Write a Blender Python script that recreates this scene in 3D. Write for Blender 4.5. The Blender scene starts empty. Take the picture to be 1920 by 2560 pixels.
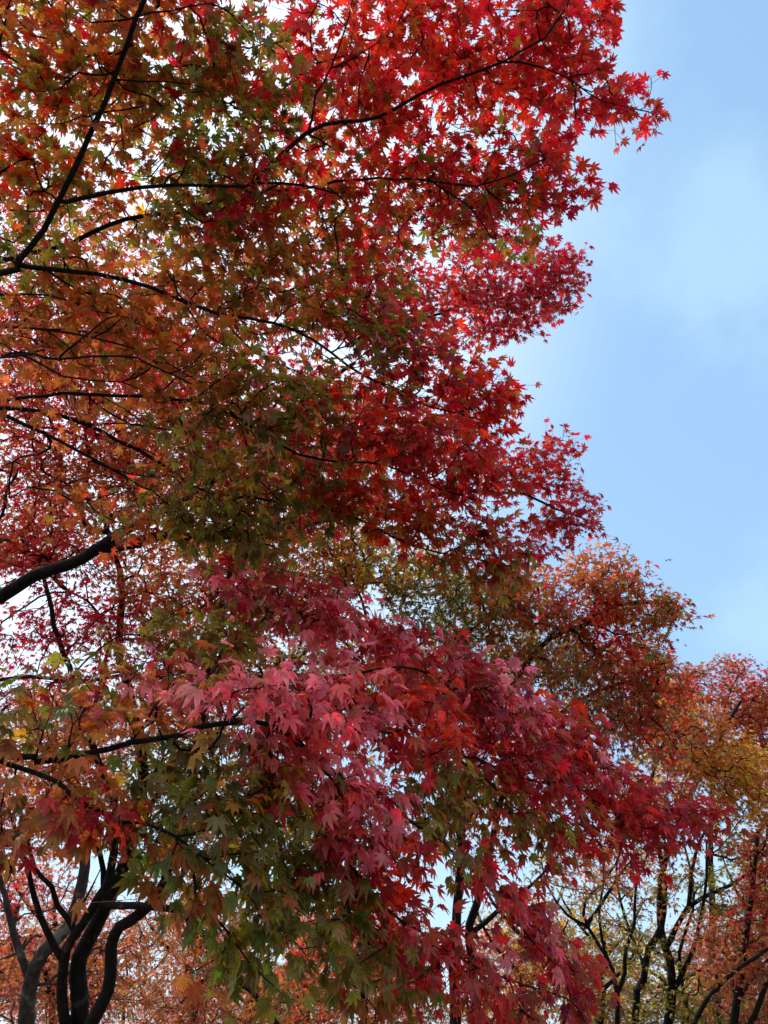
import bpy, math, random, time
import numpy as np

R = math.radians
random.seed(7)
rng = np.random.default_rng(11)
sc = bpy.context.scene
COL = sc.collection

# ------------------------------------------------------------------ camera
CAM = np.array([0.0, 0.0, 1.6]); PITCH = R(36.0); LENS = 26.0
cd = bpy.data.cameras.new('camera'); cam = bpy.data.objects.new('camera', cd); COL.objects.link(cam)
cd.sensor_fit = 'VERTICAL'; cd.sensor_height = 36.0; cd.lens = LENS; cd.clip_start = 0.05; cd.clip_end = 3000.0
cam.location = CAM; cam.rotation_euler = (R(90) + PITCH, 0, 0)
sc.camera = cam
FPX = 2560 * LENS / 36.0
FW = np.array([0, math.cos(PITCH), math.sin(PITCH)]); UP = np.array([0, -math.sin(PITCH), math.cos(PITCH)]); RT = np.array([1.0, 0, 0])

def at(px, py, d):
    return CAM + d * (FW + RT * ((px - 960) / FPX) - UP * ((py - 1280) / FPX))

# ------------------------------------------------------------------ world, sun, exposure
SUN_EL, SUN_AZ = R(48.0), R(-48.0)      # azimuth from +Y towards +X
w = bpy.data.worlds.new('World'); sc.world = w; w.use_nodes = True
nt = w.node_tree; N = nt.nodes; L = nt.links
for n in list(N): N.remove(n)
out = N.new('ShaderNodeOutputWorld'); bg = N.new('ShaderNodeBackground'); sky = N.new('ShaderNodeTexSky')
sky.sky_type = 'NISHITA'; sky.sun_disc = False; sky.sun_elevation = SUN_EL; sky.sun_rotation = SUN_AZ
sky.altitude = 100; sky.air_density = 1.0; sky.dust_density = 1.0; sky.ozone_density = 2.0
bg.inputs[1].default_value = 0.10
tc = N.new('ShaderNodeTexCoord'); mp = N.new('ShaderNodeMapping')
mp.inputs['Scale'].default_value = (1.0, 1.0, 1.5); mp.inputs['Location'].default_value = (7.3, 2.851, 1.46)
nz = N.new('ShaderNodeTexNoise'); nz.inputs['Scale'].default_value = 2.7; nz.inputs['Detail'].default_value = 5; nz.inputs['Roughness'].default_value = 0.54
nz.inputs['Distortion'].default_value = 0.25
rp = N.new('ShaderNodeMapRange'); rp.inputs[1].default_value = 0.42; rp.inputs[2].default_value = 0.64; rp.interpolation_type = 'SMOOTHSTEP'
sd = (math.sin(SUN_AZ) * math.cos(SUN_EL), math.cos(SUN_AZ) * math.cos(SUN_EL), math.sin(SUN_EL))
dot = N.new('ShaderNodeVectorMath'); dot.operation = 'DOT_PRODUCT'; dot.inputs[1].default_value = sd
hz = N.new('ShaderNodeMapRange'); hz.inputs[1].default_value = 0.64; hz.inputs[2].default_value = 0.98; hz.interpolation_type = 'SMOOTHSTEP'
sc1 = N.new('ShaderNodeMath'); sc1.operation = 'MULTIPLY_ADD'; sc1.inputs[1].default_value = 0.44; sc1.inputs[2].default_value = 0.04
mixn = N.new('ShaderNodeMixRGB'); mixn.inputs['Color2'].default_value = (2.1, 3.0, 3.55, 1)
veil = N.new('ShaderNodeMixRGB'); veil.inputs[0].default_value = 0.68; veil.inputs[2].default_value = (1.22, 2.12, 3.20, 1)   # thin even overcast
L.new(tc.outputs['Generated'], mp.inputs[0]); L.new(mp.outputs[0], nz.inputs['Vector']); L.new(nz.outputs['Fac'], rp.inputs[0])
L.new(tc.outputs['Generated'], dot.inputs[0]); L.new(dot.outputs['Value'], hz.inputs[0])
L.new(rp.outputs[0], sc1.inputs[0]); L.new(sky.outputs[0], veil.inputs[1])
L.new(sc1.outputs[0], mixn.inputs[0]); L.new(veil.outputs[0], mixn.inputs['Color1']); sx = N.new('ShaderNodeSeparateXYZ'); L.new(tc.outputs['Generated'], sx.inputs[0])        # unseen brighter sky behind the camera, added to fill the leaf fronts
bk = N.new('ShaderNodeMapRange'); bk.interpolation_type = 'SMOOTHSTEP'; bk.inputs[1].default_value = 0.15; bk.inputs[2].default_value = -0.45
L.new(sx.outputs['Y'], bk.inputs[0])
sky_fill = N.new('ShaderNodeMixRGB'); sky_fill.inputs['Color2'].default_value = (3.6, 3.9, 4.2, 1)
L.new(bk.outputs[0], sky_fill.inputs[0]); L.new(mixn.outputs[0], sky_fill.inputs['Color1'])
aur = N.new('ShaderNodeMixRGB'); aur.inputs['Color2'].default_value = (3.7, 4.4, 5.2, 1)
L.new(hz.outputs[0], aur.inputs[0]); L.new(sky_fill.outputs[0], aur.inputs['Color1']); L.new(aur.outputs[0], bg.inputs[0]); L.new(bg.outputs[0], out.inputs[0])

sl = bpy.data.lights.new('sun', 'SUN'); sl.energy = 1.0; sl.angle = R(24); sl.color = (1.0, 0.96, 0.91)
so = bpy.data.objects.new('sun', sl); COL.objects.link(so)
from mathutils import Vector
so.rotation_euler = Vector(sd).to_track_quat('Z', 'Y').to_euler(); so.location = (-20, 20, 30)

sc.view_settings.view_transform = 'Standard'; sc.view_settings.look = 'None'
sc.view_settings.exposure = 1.6; sc.view_settings.gamma = 1.0; sc.view_settings.use_curve_mapping = False
try:
    sc.cycles.max_bounces = 8; sc.cycles.diffuse_bounces = 5; sc.cycles.transmission_bounces = 6; sc.cycles.glossy_bounces = 3
except Exception: pass

# ------------------------------------------------------------------ materials
def mat(name):
    m = bpy.data.materials.new(name); m.use_nodes = True
    t = m.node_tree; 
    for n in list(t.nodes): t.nodes.remove(n)
    return m, t.nodes, t.links

def leaf_material(name, transl=0.58, rough=0.42, spec=0.6, veins=True):
    m, n, l = mat(name)
    o = n.new('ShaderNodeOutputMaterial'); at_ = n.new('ShaderNodeAttribute'); at_.attribute_name = 'leaf_color'
    nz = n.new('ShaderNodeTexNoise'); nz.inputs['Scale'].default_value = 60; nz.inputs['Detail'].default_value = 3
    mr = n.new('ShaderNodeMapRange'); mr.inputs[1].default_value = 0.3; mr.inputs[2].default_value = 0.7; mr.inputs[3].default_value = 0.72; mr.inputs[4].default_value = 1.22
    mul = n.new('ShaderNodeMixRGB'); mul.blend_type = 'MULTIPLY'; mul.inputs[0].default_value = 1
    geo = n.new('ShaderNodeNewGeometry'); l.new(geo.outputs['Position'], nz.inputs['Vector'])
    l.new(nz.outputs['Fac'], mr.inputs[0]); l.new(at_.outputs['Color'], mul.inputs[1]); l.new(mr.outputs[0], mul.inputs[2])
    n2 = n.new('ShaderNodeTexNoise'); n2.inputs['Scale'].default_value = 34; n2.inputs['Detail'].default_value = 4; n2.inputs['Roughness'].default_value = .6
    l.new(geo.outputs['Position'], n2.inputs['Vector'])
    m2 = n.new('ShaderNodeMapRange'); m2.inputs[1].default_value = 0.50; m2.inputs[2].default_value = 0.68; m2.inputs[4].default_value = 0.5; l.new(n2.outputs['Fac'], m2.inputs[0])
    br = n.new('ShaderNodeMixRGB'); br.blend_type = 'MULTIPLY'; br.inputs[2].default_value = (0.62, 1.7, 1.0, 1)
    l.new(m2.outputs[0], br.inputs[0]); l.new(mul.outputs[0], br.inputs[1])
    ve = n.new('ShaderNodeMapRange'); ve.inputs[1].default_value = 0.80; ve.inputs[2].default_value = 1.0; ve.inputs[4].default_value = 0.26; l.new(at_.outputs['Alpha'], ve.inputs[0])
    vm = n.new('ShaderNodeMixRGB'); vm.inputs[2].default_value = (0.42, 0.16, 0.07, 1)
    l.new(ve.outputs[0], vm.inputs[0]); l.new(br.outputs[0], vm.inputs[1]); mul = vm
    p = n.new('ShaderNodeBsdfPrincipled'); p.inputs['Roughness'].default_value = rough; p.inputs['Specular IOR Level'].default_value = spec
    l.new(mul.outputs[0], p.inputs['Base Color'])
    hs = n.new('ShaderNodeHueSaturation'); hs.inputs['Saturation'].default_value = 1.04; hs.inputs['Value'].default_value = 2.4
    l.new(mul.outputs[0], hs.inputs['Color'])
    tr = n.new('ShaderNodeBsdfTranslucent'); l.new(hs.outputs[0], tr.inputs[0])
    ms = n.new('ShaderNodeMixShader'); ms.inputs[0].default_value = transl
    l.new(p.outputs[0], ms.inputs[1]); l.new(tr.outputs[0], ms.inputs[2]); l.new(ms.outputs[0], o.inputs[0])
    return m

def bark_material(name, c0, c1, scale, lichen=0.0):
    m, n, l = mat(name)
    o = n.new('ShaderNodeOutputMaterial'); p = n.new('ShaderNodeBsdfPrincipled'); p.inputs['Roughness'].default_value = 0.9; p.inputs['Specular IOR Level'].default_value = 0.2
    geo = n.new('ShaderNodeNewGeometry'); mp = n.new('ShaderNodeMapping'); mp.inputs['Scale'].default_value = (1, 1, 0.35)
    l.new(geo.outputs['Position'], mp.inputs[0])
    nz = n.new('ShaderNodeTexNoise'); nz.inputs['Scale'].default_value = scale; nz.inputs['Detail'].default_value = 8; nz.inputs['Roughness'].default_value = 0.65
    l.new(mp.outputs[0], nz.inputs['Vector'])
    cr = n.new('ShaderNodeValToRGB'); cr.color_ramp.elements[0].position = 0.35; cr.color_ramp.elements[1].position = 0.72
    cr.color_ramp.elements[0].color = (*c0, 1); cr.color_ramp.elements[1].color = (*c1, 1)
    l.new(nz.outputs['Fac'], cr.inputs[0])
    last = cr.outputs[0]
    if lichen:
        n2 = n.new('ShaderNodeTexNoise'); n2.inputs['Scale'].default_value = 5.5; n2.inputs['Detail'].default_value = 5
        l.new(geo.outputs['Position'], n2.inputs['Vector'])
        r2 = n.new('ShaderNodeMapRange'); r2.inputs[1].default_value = 0.6; r2.inputs[2].default_value = 0.68; r2.inputs[4].default_value = lichen
        l.new(n2.outputs['Fac'], r2.inputs[0])
        mm = n.new('ShaderNodeMixRGB'); mm.inputs[2].default_value = (0.22, 0.23, 0.2, 1)
        l.new(r2.outputs[0], mm.inputs[0]); l.new(last, mm.inputs[1]); last = mm.outputs[0]
    l.new(last, p.inputs['Base Color'])
    b = n.new('ShaderNodeBump'); b.inputs['Strength'].default_value = 1.0; b.inputs['Distance'].default_value = 0.03
    l.new(nz.outputs['Fac'], b.inputs['Height']); l.new(b.outputs[0], p.inputs['Normal']); l.new(p.outputs[0], o.inputs[0])
    return m

M_LEAF = leaf_material('maple_leaf')
M_LEAF_FAR = leaf_material('maple_leaf_distant', 0.55, 0.5, 0.5)
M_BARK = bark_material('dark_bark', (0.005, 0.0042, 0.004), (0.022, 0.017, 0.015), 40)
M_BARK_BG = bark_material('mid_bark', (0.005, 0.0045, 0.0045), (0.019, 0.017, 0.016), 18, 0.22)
M_BARK_GREY = bark_material('grey_bark', (0.03, 0.029, 0.028), (0.085, 0.083, 0.08), 14, 0.6)

# ------------------------------------------------------------------ leaf templates
def template(lobes, detail, curl, fold, twist, seed):
    """unit leaf: base at origin, middle lobe along +Y, normal +Z. returns verts, tris, tipness"""
    r_ = np.random.default_rng(seed)
    V = [(0, 0, 0)]; T = []; W = [0.0]; VE = [1.0]
    la = [(a + r_.uniform(-5, 5), l * r_.uniform(.92, 1.06)) for a, l in lobes]
    def add(ang, rad, z, wt, ve=0.0):
        V.append((rad * math.sin(R(ang)), rad * math.cos(R(ang)), z)); W.append(wt); VE.append(ve); return len(V) - 1
    n = len(la)
    sin_ = []
    for i in range(n + 1):
        if i == 0: sin_.append(add(la[0][0] - 20, 0.13, 0, .3))
        elif i == n: sin_.append(add(la[-1][0] + 20, 0.13, 0, .3))
        else:
            a = (la[i - 1][0] + la[i][0]) / 2; l = min(la[i - 1][1], la[i][1])
            sin_.append(add(a, 0.40 * l + .03, fold * .5, .35))
    for i, (a, l) in enumerate(la):
        bend = r_.uniform(-5, 5)
        tip = add(a + bend, l, -curl * l * l + r_.uniform(-.05, .05), 1.0, 1.0 if detail else .3)
        if detail:
            hw = 0.135 * (0.6 + 0.4 * l); m = 0.58 * l
            mid = add(a, m, -curl * m * m * .8 - fold * .35, .35, 1.0)
            da = math.degrees(math.atan2(hw, m)); rr = math.hypot(hw, m)
            s1 = add(a - da, rr, -curl * m * m + fold * .25, .7); s2 = add(a + da, rr, -curl * m * m + fold * .25, .7)
            A, B = sin_[i], sin_[i + 1]
            T += [(0, A, mid), (A, s1, mid), (s1, tip, mid), (tip, s2, mid), (s2, B, mid), (B, 0, mid)]
        else:
            T += [(0, sin_[i], tip), (0, tip, sin_[i + 1])]
    V = np.array(V); T = np.array(T)
    # reverse so the normal is +Z
    a, b, c = V[T[:, 0]], V[T[:, 1]], V[T[:, 2]]
    nz_ = np.cross(b - a, c - a)[:, 2]
    T[nz_ < 0] = T[nz_ < 0][:, [0, 2, 1]]
    x = V[:, 0].copy(); V[:, 2] += twist * x * V[:, 1]
    return V, T, np.array(W), np.array(VE) if detail else np.array(VE) * .5

LOBES7 = [(-128, .34), (-82, .66), (-40, .90), (0, 1.0), (40, .90), (82, .66), (128, .34)]
LOBES5 = [(-88, .60), (-43, .88), (0, 1.0), (43, .88), (88, .60)]
NEAR_T = []
for k in range(9):
    sp = [1.0, .82, .92, 1.05, .7, .95, .88, .6, 1.0][k]
    NEAR_T.append(template([(a * sp, l) for a, l in LOBES7], True, [.18, .35, .25, .1, .5, .3, .05, .65, .42][k], [.12, .16, .1, .08, .2, .14, .1, .22, .16][k], [0, .2, -.2, .1, -.15, .3, -.3, .1, 0][k], 100 + k))
FAR_T = [template([(a * sp, l) for a, l in LOBES5], False, c, .12, t, 200 + k) for k, (sp, c, t) in enumerate([(1, .2, 0), (.8, .4, .2), (1.05, .1, -.2), (.9, .55, .1), (.7, .3, -.1)])]

PAL = {
 'red':     ((0.460, 0.024, 0.036), (0.440, 0.017, 0.034)),
 'crimson': ((0.360, 0.016, 0.034), (0.330, 0.013, 0.034)),
 'scarlet': ((0.570, 0.046, 0.030), (0.550, 0.028, 0.028)),
 'orange':  ((0.370, 0.110, 0.032), (0.380, 0.066, 0.028)),
 'rust':    ((0.330, 0.088, 0.028), (0.340, 0.056, 0.024)),
 'amber':   ((0.480, 0.250, 0.040), (0.470, 0.200, 0.036)),
 'olive':   ((0.185, 0.138, 0.022), (0.185, 0.105, 0.022)),
 'green':   ((0.092, 0.104, 0.018), (0.105, 0.088, 0.018)),
 'pink':    ((0.640, 0.150, 0.210), (0.620, 0.115, 0.190)),  # pinkish bloom, with the sky's sheen on the blades put into the colour
 'tan':     ((0.230, 0.140, 0.064), (0.240, 0.105, 0.058)),
 'salmon':  ((0.440, 0.130, 0.095), (0.430, 0.096, 0.082)),
 'purple':  ((0.250, 0.028, 0.058), (0.220, 0.022, 0.054)),
}
PN = list(PAL); PC0 = np.array([PAL[k][0] for k in PN]); PC1 = np.array([PAL[k][1] for k in PN])
def P(**kw):
    v = np.array([kw.get(k, 0.0) for k in PN]); return v / v.sum()

# smooth random field for clumped colour
_K = rng.normal(size=(len(PN), 10, 3)) * 3.2; _PH = rng.uniform(0, 6.28, size=(len(PN), 10))
def field(p, scale=1.0):
    return np.stack([np.sin(p @ (_K[i].T / scale) + _PH[i]).sum(1) / 10 ** .5 for i in range(len(PN))], 1)

def nrm(v): return v / np.maximum(np.linalg.norm(v, axis=-1, keepdims=True), 1e-9)

# ------------------------------------------------------------------ mesh helpers
def mesh_object(name, V, F, material, parent=None, color=None, smooth=False):
    me = bpy.data.meshes.new(name)
    nv, nf, k = len(V), len(F), F.shape[1]
    me.vertices.add(nv); me.vertices.foreach_set('co', np.asarray(V, dtype=np.float32).ravel())
    me.loops.add(nf * k); me.loops.foreach_set('vertex_index', np.asarray(F, dtype=np.int32).ravel())
    me.polygons.add(nf); me.polygons.foreach_set('loop_start', np.arange(0, nf * k, k, dtype=np.int32))
    try: me.polygons.foreach_set('loop_total', np.full(nf, k, dtype=np.int32))
    except Exception: pass
    if smooth: me.polygons.foreach_set('use_smooth', np.ones(nf, dtype=bool))
    if color is not None:
        a = me.color_attributes.new('leaf_color', 'FLOAT_COLOR', 'POINT')
        c4 = np.ones((nv, 4), dtype=np.float32); c4[:, :color.shape[1]] = color; a.data.foreach_set('color', c4.ravel())
    me.update(calc_edges=True); me.materials.append(material)
    o = bpy.data.objects.new(name, me); COL.objects.link(o)
    if parent is not None: o.parent = parent
    return o

def tube(chain_p, chain_r, sides):
    p = np.asarray(chain_p); n = len(p)
    t = np.zeros_like(p); t[1:-1] = p[2:] - p[:-2]; t[0] = p[1] - p[0]; t[-1] = p[-1] - p[-2]; t = nrm(t)
    ref = np.array([0.31, 0.17, 0.93]); ref = np.where(np.abs(t @ ref)[:, None] > .95, np.array([1.0, 0, 0]), ref)
    a = nrm(np.cross(t, ref)); b = np.cross(t, a)
    th = np.arange(sides) * 2 * math.pi / sides
    V = p[:, None, :] + np.asarray(chain_r)[:, None, None] * (np.cos(th)[None, :, None] * a[:, None, :] + np.sin(th)[None, :, None] * b[:, None, :])
    i = np.arange(n - 1)[:, None] * sides; j = np.arange(sides)[None, :]; j2 = (j + 1) % sides
    F = np.stack([i + j, i + j2, i + sides + j2, i + sides + j], -1).reshape(-1, 4)
    return V.reshape(-1, 3), F

# ------------------------------------------------------------------ skeletons
class Skeleton:
    """branch nodes; traced limbs first, then twigs grown to the leaf sites"""
    def __init__(s, cap=200000):
        s.p = np.zeros((cap, 3)); s.d = np.zeros((cap, 3)); s.par = np.full(cap, -1); s.r = np.zeros(cap); s.part = np.zeros(cap, dtype=int); s.n = 0; s.chains = []; s.traced = 0
    def add(s, p, par, part, r=0.0):
        i = s.n; s.p[i] = p; s.par[i] = par; s.part[i] = part; s.r[i] = r
        s.d[i] = nrm(p - s.p[par]) if par >= 0 else (0, 0, 1)
        s.n += 1; return i
    def limb(s, pts, r0, r1, part, step=0.08, wob=0.012, attach=True, rlist=None):
        pts = np.array(pts, dtype=float); n0 = len(pts)
        par = -1
        if attach and s.n:
            k = int(np.argmin(np.linalg.norm(s.p[:s.n] - pts[0], axis=1))); par = k
            if np.linalg.norm(s.p[k] - pts[0]) > 1e-3: pts = np.vstack([s.p[k], pts])
        # catmull-rom
        q = np.vstack([2 * pts[0] - pts[1], pts, 2 * pts[-1] - pts[-2]]); out_ = []
        for i in range(len(pts) - 1):
            a, b, c, d = q[i:i + 4]; m = max(2, int(np.linalg.norm(c - b) / step))
            for t in np.arange(m) / m:
                out_.append(.5 * (2 * b + (c - a) * t + (2 * a - 5 * b + 4 * c - d) * t * t + (3 * b - a - 3 * c + d) * t ** 3))
        out_.append(pts[-1]); out_ = np.array(out_)
        nz_ = rng.normal(size=out_.shape) * wob; nz_[1:-1] = (nz_[:-2] + nz_[1:-1] + nz_[2:]) / 2; nz_[0] = 0
        out_ = out_ + nz_
        ln = np.concatenate([[0], np.cumsum(np.linalg.norm(np.diff(out_, axis=0), axis=1))]); u = ln / ln[-1]
        rr = r0 + (r1 - r0) * u ** .85
        if par >= 0: idx = [par]; st = 1
        else: idx = []; st = 0
        for p, r in zip(out_[st:], rr[st:]):
            i = s.add(p, idx[-1] if idx else -1, part, r); idx.append(i)
        s.chains.append((idx, part, True, r0)); s.traced = s.n
        return idx
    def grow(s, A, parts=None, step=0.06, kink=.018, angw=.6, sag=0.0, tip=.0011, expo=2.3, cap_r=None):
        """A: leaf sites. parts[i]: which limb part each may join (or -1 = any). returns end node and direction"""
        base = s.n
        d0 = np.empty(len(A))
        for i in range(len(A)):
            pr = -1 if parts is None else parts[i]
            dd_ = np.linalg.norm(s.p[:base] - A[i], axis=1)
            if pr >= 0: dd_ = np.where(s.part[:base] == pr, dd_, 1e3)
            d0[i] = dd_.min()
        order = np.argsort(d0 + rng.uniform(0, .05, len(A)))
        ends = np.zeros(len(A), dtype=int); eparts = np.zeros(len(A), dtype=int)
        for i in order:
            a = A[i]; v = a - s.p[:s.n]; dist = np.linalg.norm(v, axis=1) + 1e-6
            cosv = (v * s.d[:s.n]).sum(1) / dist
            cost = dist * (1 + angw * (1 - cosv))
            if parts is not None and parts[i] >= 0: cost = np.where(s.part[:s.n] == parts[i], cost, cost + 100)
            k = int(np.argmin(cost)); p0 = s.p[k]; dd_ = dist[k]
            m = max(2, int(math.ceil(dd_ / step))); vv = a - p0
            c1 = p0 + (s.d[k] * .5 + vv / dd_ * .5) * dd_ * .45 + np.array([0, 0, .06 * dd_])
            t = (np.arange(1, m + 1) / m)[:, None]
            pts = (1 - t) ** 2 * p0 + 2 * t * (1 - t) * c1 + t * t * a
            pts[:-1] += rng.normal(size=(m - 1, 3)) * kink * min(1, dd_ * 2)
            idx = [k]; part = s.part[k]
            for p in pts: idx.append(s.add(p, idx[-1], part))
            s.chains.append((idx, part, False, 0)); ends[i] = idx[-1]; eparts[i] = part
        # pipe model
        load = np.zeros(s.n)
        load[ends] += 1
        for i in range(s.n - 1, -1, -1):
            if s.par[i] >= 0: load[s.par[i]] += load[i]
        pr = tip * np.maximum(load, 1) ** (1 / expo)
        if cap_r is not None: pr = np.minimum(pr, cap_r)
        s.r[:s.n] = np.where(s.r[:s.n] > 0, s.r[:s.n], pr)
        return ends, eparts
    def mesh(s, part, sides_fn):
        Vs, Fs, off = [], [], 0
        for idx, pt, traced, r0 in s.chains:
            if pt != part or len(idx) < 2: continue
            r = s.r[idx].copy()
            if traced:
                if s.par[idx[0]] >= 0 or True: r[0] = r[1]
            else: r[0] = min(r[0], r[1] * 1.25)
            V, F = tube(s.p[idx], r, sides_fn(r.max()))
            Vs.append(V); Fs.append(F + off); off += len(V)
        return np.vstack(Vs), np.vstack(Fs)

# ------------------------------------------------------------------ leaf sprays
def make_leaves(ends_p, ends_d, pal_w, size, near, per, droop, fscale=1.0, spread=.75, petiole=True, bias=(0, 0, 0)):
    """leaves in opposite pairs along the last stretch of each twig. returns V, F, color"""
    n = len(ends_p); m = per
    tot = n * m
    site = np.repeat(np.arange(n), m); k = np.tile(np.arange(m), n)
    ed = nrm(ends_d + rng.normal(size=(n, 3)) * .25)
    side = nrm(np.cross(ed, np.array([0, 0, 1.0])) + 1e-4)
    sg = np.where(k % 2 == 0, 1.0, -1.0)[:, None]
    back = (k // 2)[:, None] * size * .75
    knot = ends_p[site] - ed[site] * back * rng.uniform(.6, 1.2, (tot, 1))     # where the stalk leaves the twig
    away = rng.normal(size=(tot, 3)) * size * .62; base = knot + away
    dr = droop[site][:, None] if np.ndim(droop) else droop
    axis = nrm(ed[site] * .55 + away / size * .45 + np.array(bias) + side[site] * sg * spread * rng.uniform(.2, 1.2, (tot, 1)) + np.array([0, 0, -1.0]) * dr * rng.uniform(.4, 1.5, (tot, 1)) + rng.normal(size=(tot, 3)) * .34)
    upv = np.array([0, 0, 1.0]) + ed[site] * .35 + rng.normal(size=(tot, 3)) * .40
    nn = nrm(upv - axis * (upv * axis).sum(1)[:, None]); xx = np.cross(axis, nn)
    sz = size * rng.uniform(.52, 1.28, tot)
    pet = sz * rng.uniform(.5, .9, tot)
    pdir = nrm(axis + ed[site] * .5 + np.array([0, 0, .35]))
    org = base + pdir * pet[:, None] * .6
    # colour
    f = field(ends_p, fscale); lw = np.log(np.maximum(pal_w, 1e-6))
    s1 = lw + f * 1.05 + rng.gumbel(size=(n, len(PN))) * .35
    pick_site = s1.argmax(1)
    s2 = lw[site] + f[site] * 1.0 + rng.gumbel(size=(tot, len(PN))) * .9
    pick = np.where(rng.random(tot) < .52, pick_site[site], s2.argmax(1))
    br = (rng.uniform(.72, 1.25, tot) * (1 + .12 * rng.normal(size=tot)).clip(.7, 1.3))[:, None]
    j = rng.normal(size=(tot, 3)) * .10 + 1
    c0 = PC0[pick] * br * j * np.array([1.05, 1.25, 1.0]); c1 = PC1[pick] * br * j
    u = rng.random(tot)[:, None]
    c1 = np.where(u < .16, c1 * .45 + np.array([.16, .075, .03]) * .55, c1)         # scorched tips
    c0 = np.where((u > .62) & (u < .84), c0 * .5 + np.array([.17, .13, .024]) * .5, c0)   # blades still green near the stalk
    TT = NEAR_T if near else FAR_T
    tv = rng.integers(0, len(TT), tot)
    if near:
        hang = (np.broadcast_to(dr, (tot, 1))[:, 0] > .6) & (rng.random(tot) < .75)
        tv = np.where(hang, np.array([1, 4, 5, 7, 8, 4])[rng.integers(0, 6, tot)], tv)
    Vs, Fs, Cs, off = [], [], [], 0
    for q, (tV, tF, tW, tE) in enumerate(TT):
        s_ = np.nonzero(tv == q)[0]
        if not len(s_): continue
        M = np.stack([xx[s_], axis[s_], nn[s_]], 1) * sz[s_][:, None, None]
        W_ = np.einsum('vk,nkj->nvj', tV, M) + org[s_][:, None, :]
        C_ = c0[s_][:, None, :] * (1 - tW)[None, :, None] + c1[s_][:, None, :] * tW[None, :, None]
        Fq = tF[None] + (np.arange(len(s_)) * len(tV))[:, None, None] + off
        Vs.append(W_.reshape(-1, 3)); Cs.append(np.concatenate([C_, np.broadcast_to(tE[None, :, None], C_.shape[:2] + (1,))], 2).reshape(-1, 4)); Fs.append(Fq.reshape(-1, 3)); off += len(s_) * len(tV)
    if petiole:
        wd = .0009 if near else .0011; base = knot
        a = nrm(np.cross(org - base, rng.normal(size=(tot, 3)))) * wd; b = nrm(np.cross(org - base, a)) * wd
        PV = np.stack([base + a, base - a * .5 + b * .87, base - a * .5 - b * .87, org + a, org - a * .5 + b * .87, org - a * .5 - b * .87], 1)
        tf = np.array([(0, 1, 4), (0, 4, 3), (1, 2, 5), (1, 5, 4), (2, 0, 3), (2, 3, 5)])
        PF = tf[None] + (np.arange(tot) * 6)[:, None, None] + off
        pc = (c0 * .55 + np.array([.12, .01, .01]) * .5)
        Vs.append(PV.reshape(-1, 3)); Fs.append(PF.reshape(-1, 3)); Cs.append(np.concatenate([np.repeat(pc, 6, axis=0), np.zeros((tot * 6, 1))], 1))
    return np.vstack(Vs), np.vstack(Fs), np.vstack(Cs).clip(0, 1)

def pad_sites(px, py, rx, ry, ang, d, dd, layers, size, per, DENS=2.0, ff=.5):
    """leaf sites filling one bough's volume (an ellipsoid about its real centre)"""
    area = math.pi * rx * ry; lp = (size * FPX / d) ** 2 * ff
    n = max(3, int(DENS * layers * area / (lp * per)))
    m = 5; cand = nrm(rng.normal(size=(n * m, 3))) * (rng.random(n * m) ** (1 / 2.6))[:, None]
    wt = np.array([1, ry / rx, .5]); cw = cand * wt; best = np.full(n * m, 1e9); keep = []
    for i in range(n):                      # spread the twigs evenly through the bough
        blk = np.arange(i * m, i * m + m); q = blk[best[blk].argmax()]; keep.append(q)
        best = np.minimum(best, ((cw - cw[q]) ** 2).sum(1))
    v = cand[keep]
    ca, sa = math.cos(R(ang)), math.sin(R(ang)); c = at(px, py, d)
    dx = v[:, 0] * rx; dy = v[:, 1] * ry
    off = RT * ((dx * ca - dy * sa) * d / FPX)[:, None] - UP * ((dx * sa + dy * ca) * d / FPX)[:, None] + FW * (v[:, 2] * dd)[:, None]
    return c + off

def tag(o, label=None, cat=None, group=None, kind=None):
    if label: o['label'] = label
    if cat: o['category'] = cat
    if group: o['group'] = group
    if kind: o['kind'] = kind
    return o
def thing(name, loc, label, cat, group=None):
    o = bpy.data.objects.new(name, None); COL.objects.link(o); o.empty_display_size = .3
    o['base'] = 0; del o['base']
    o.location = loc; return tag(o, label, cat, group)
def local(V, loc): return V - np.asarray(loc, dtype=float)

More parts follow.
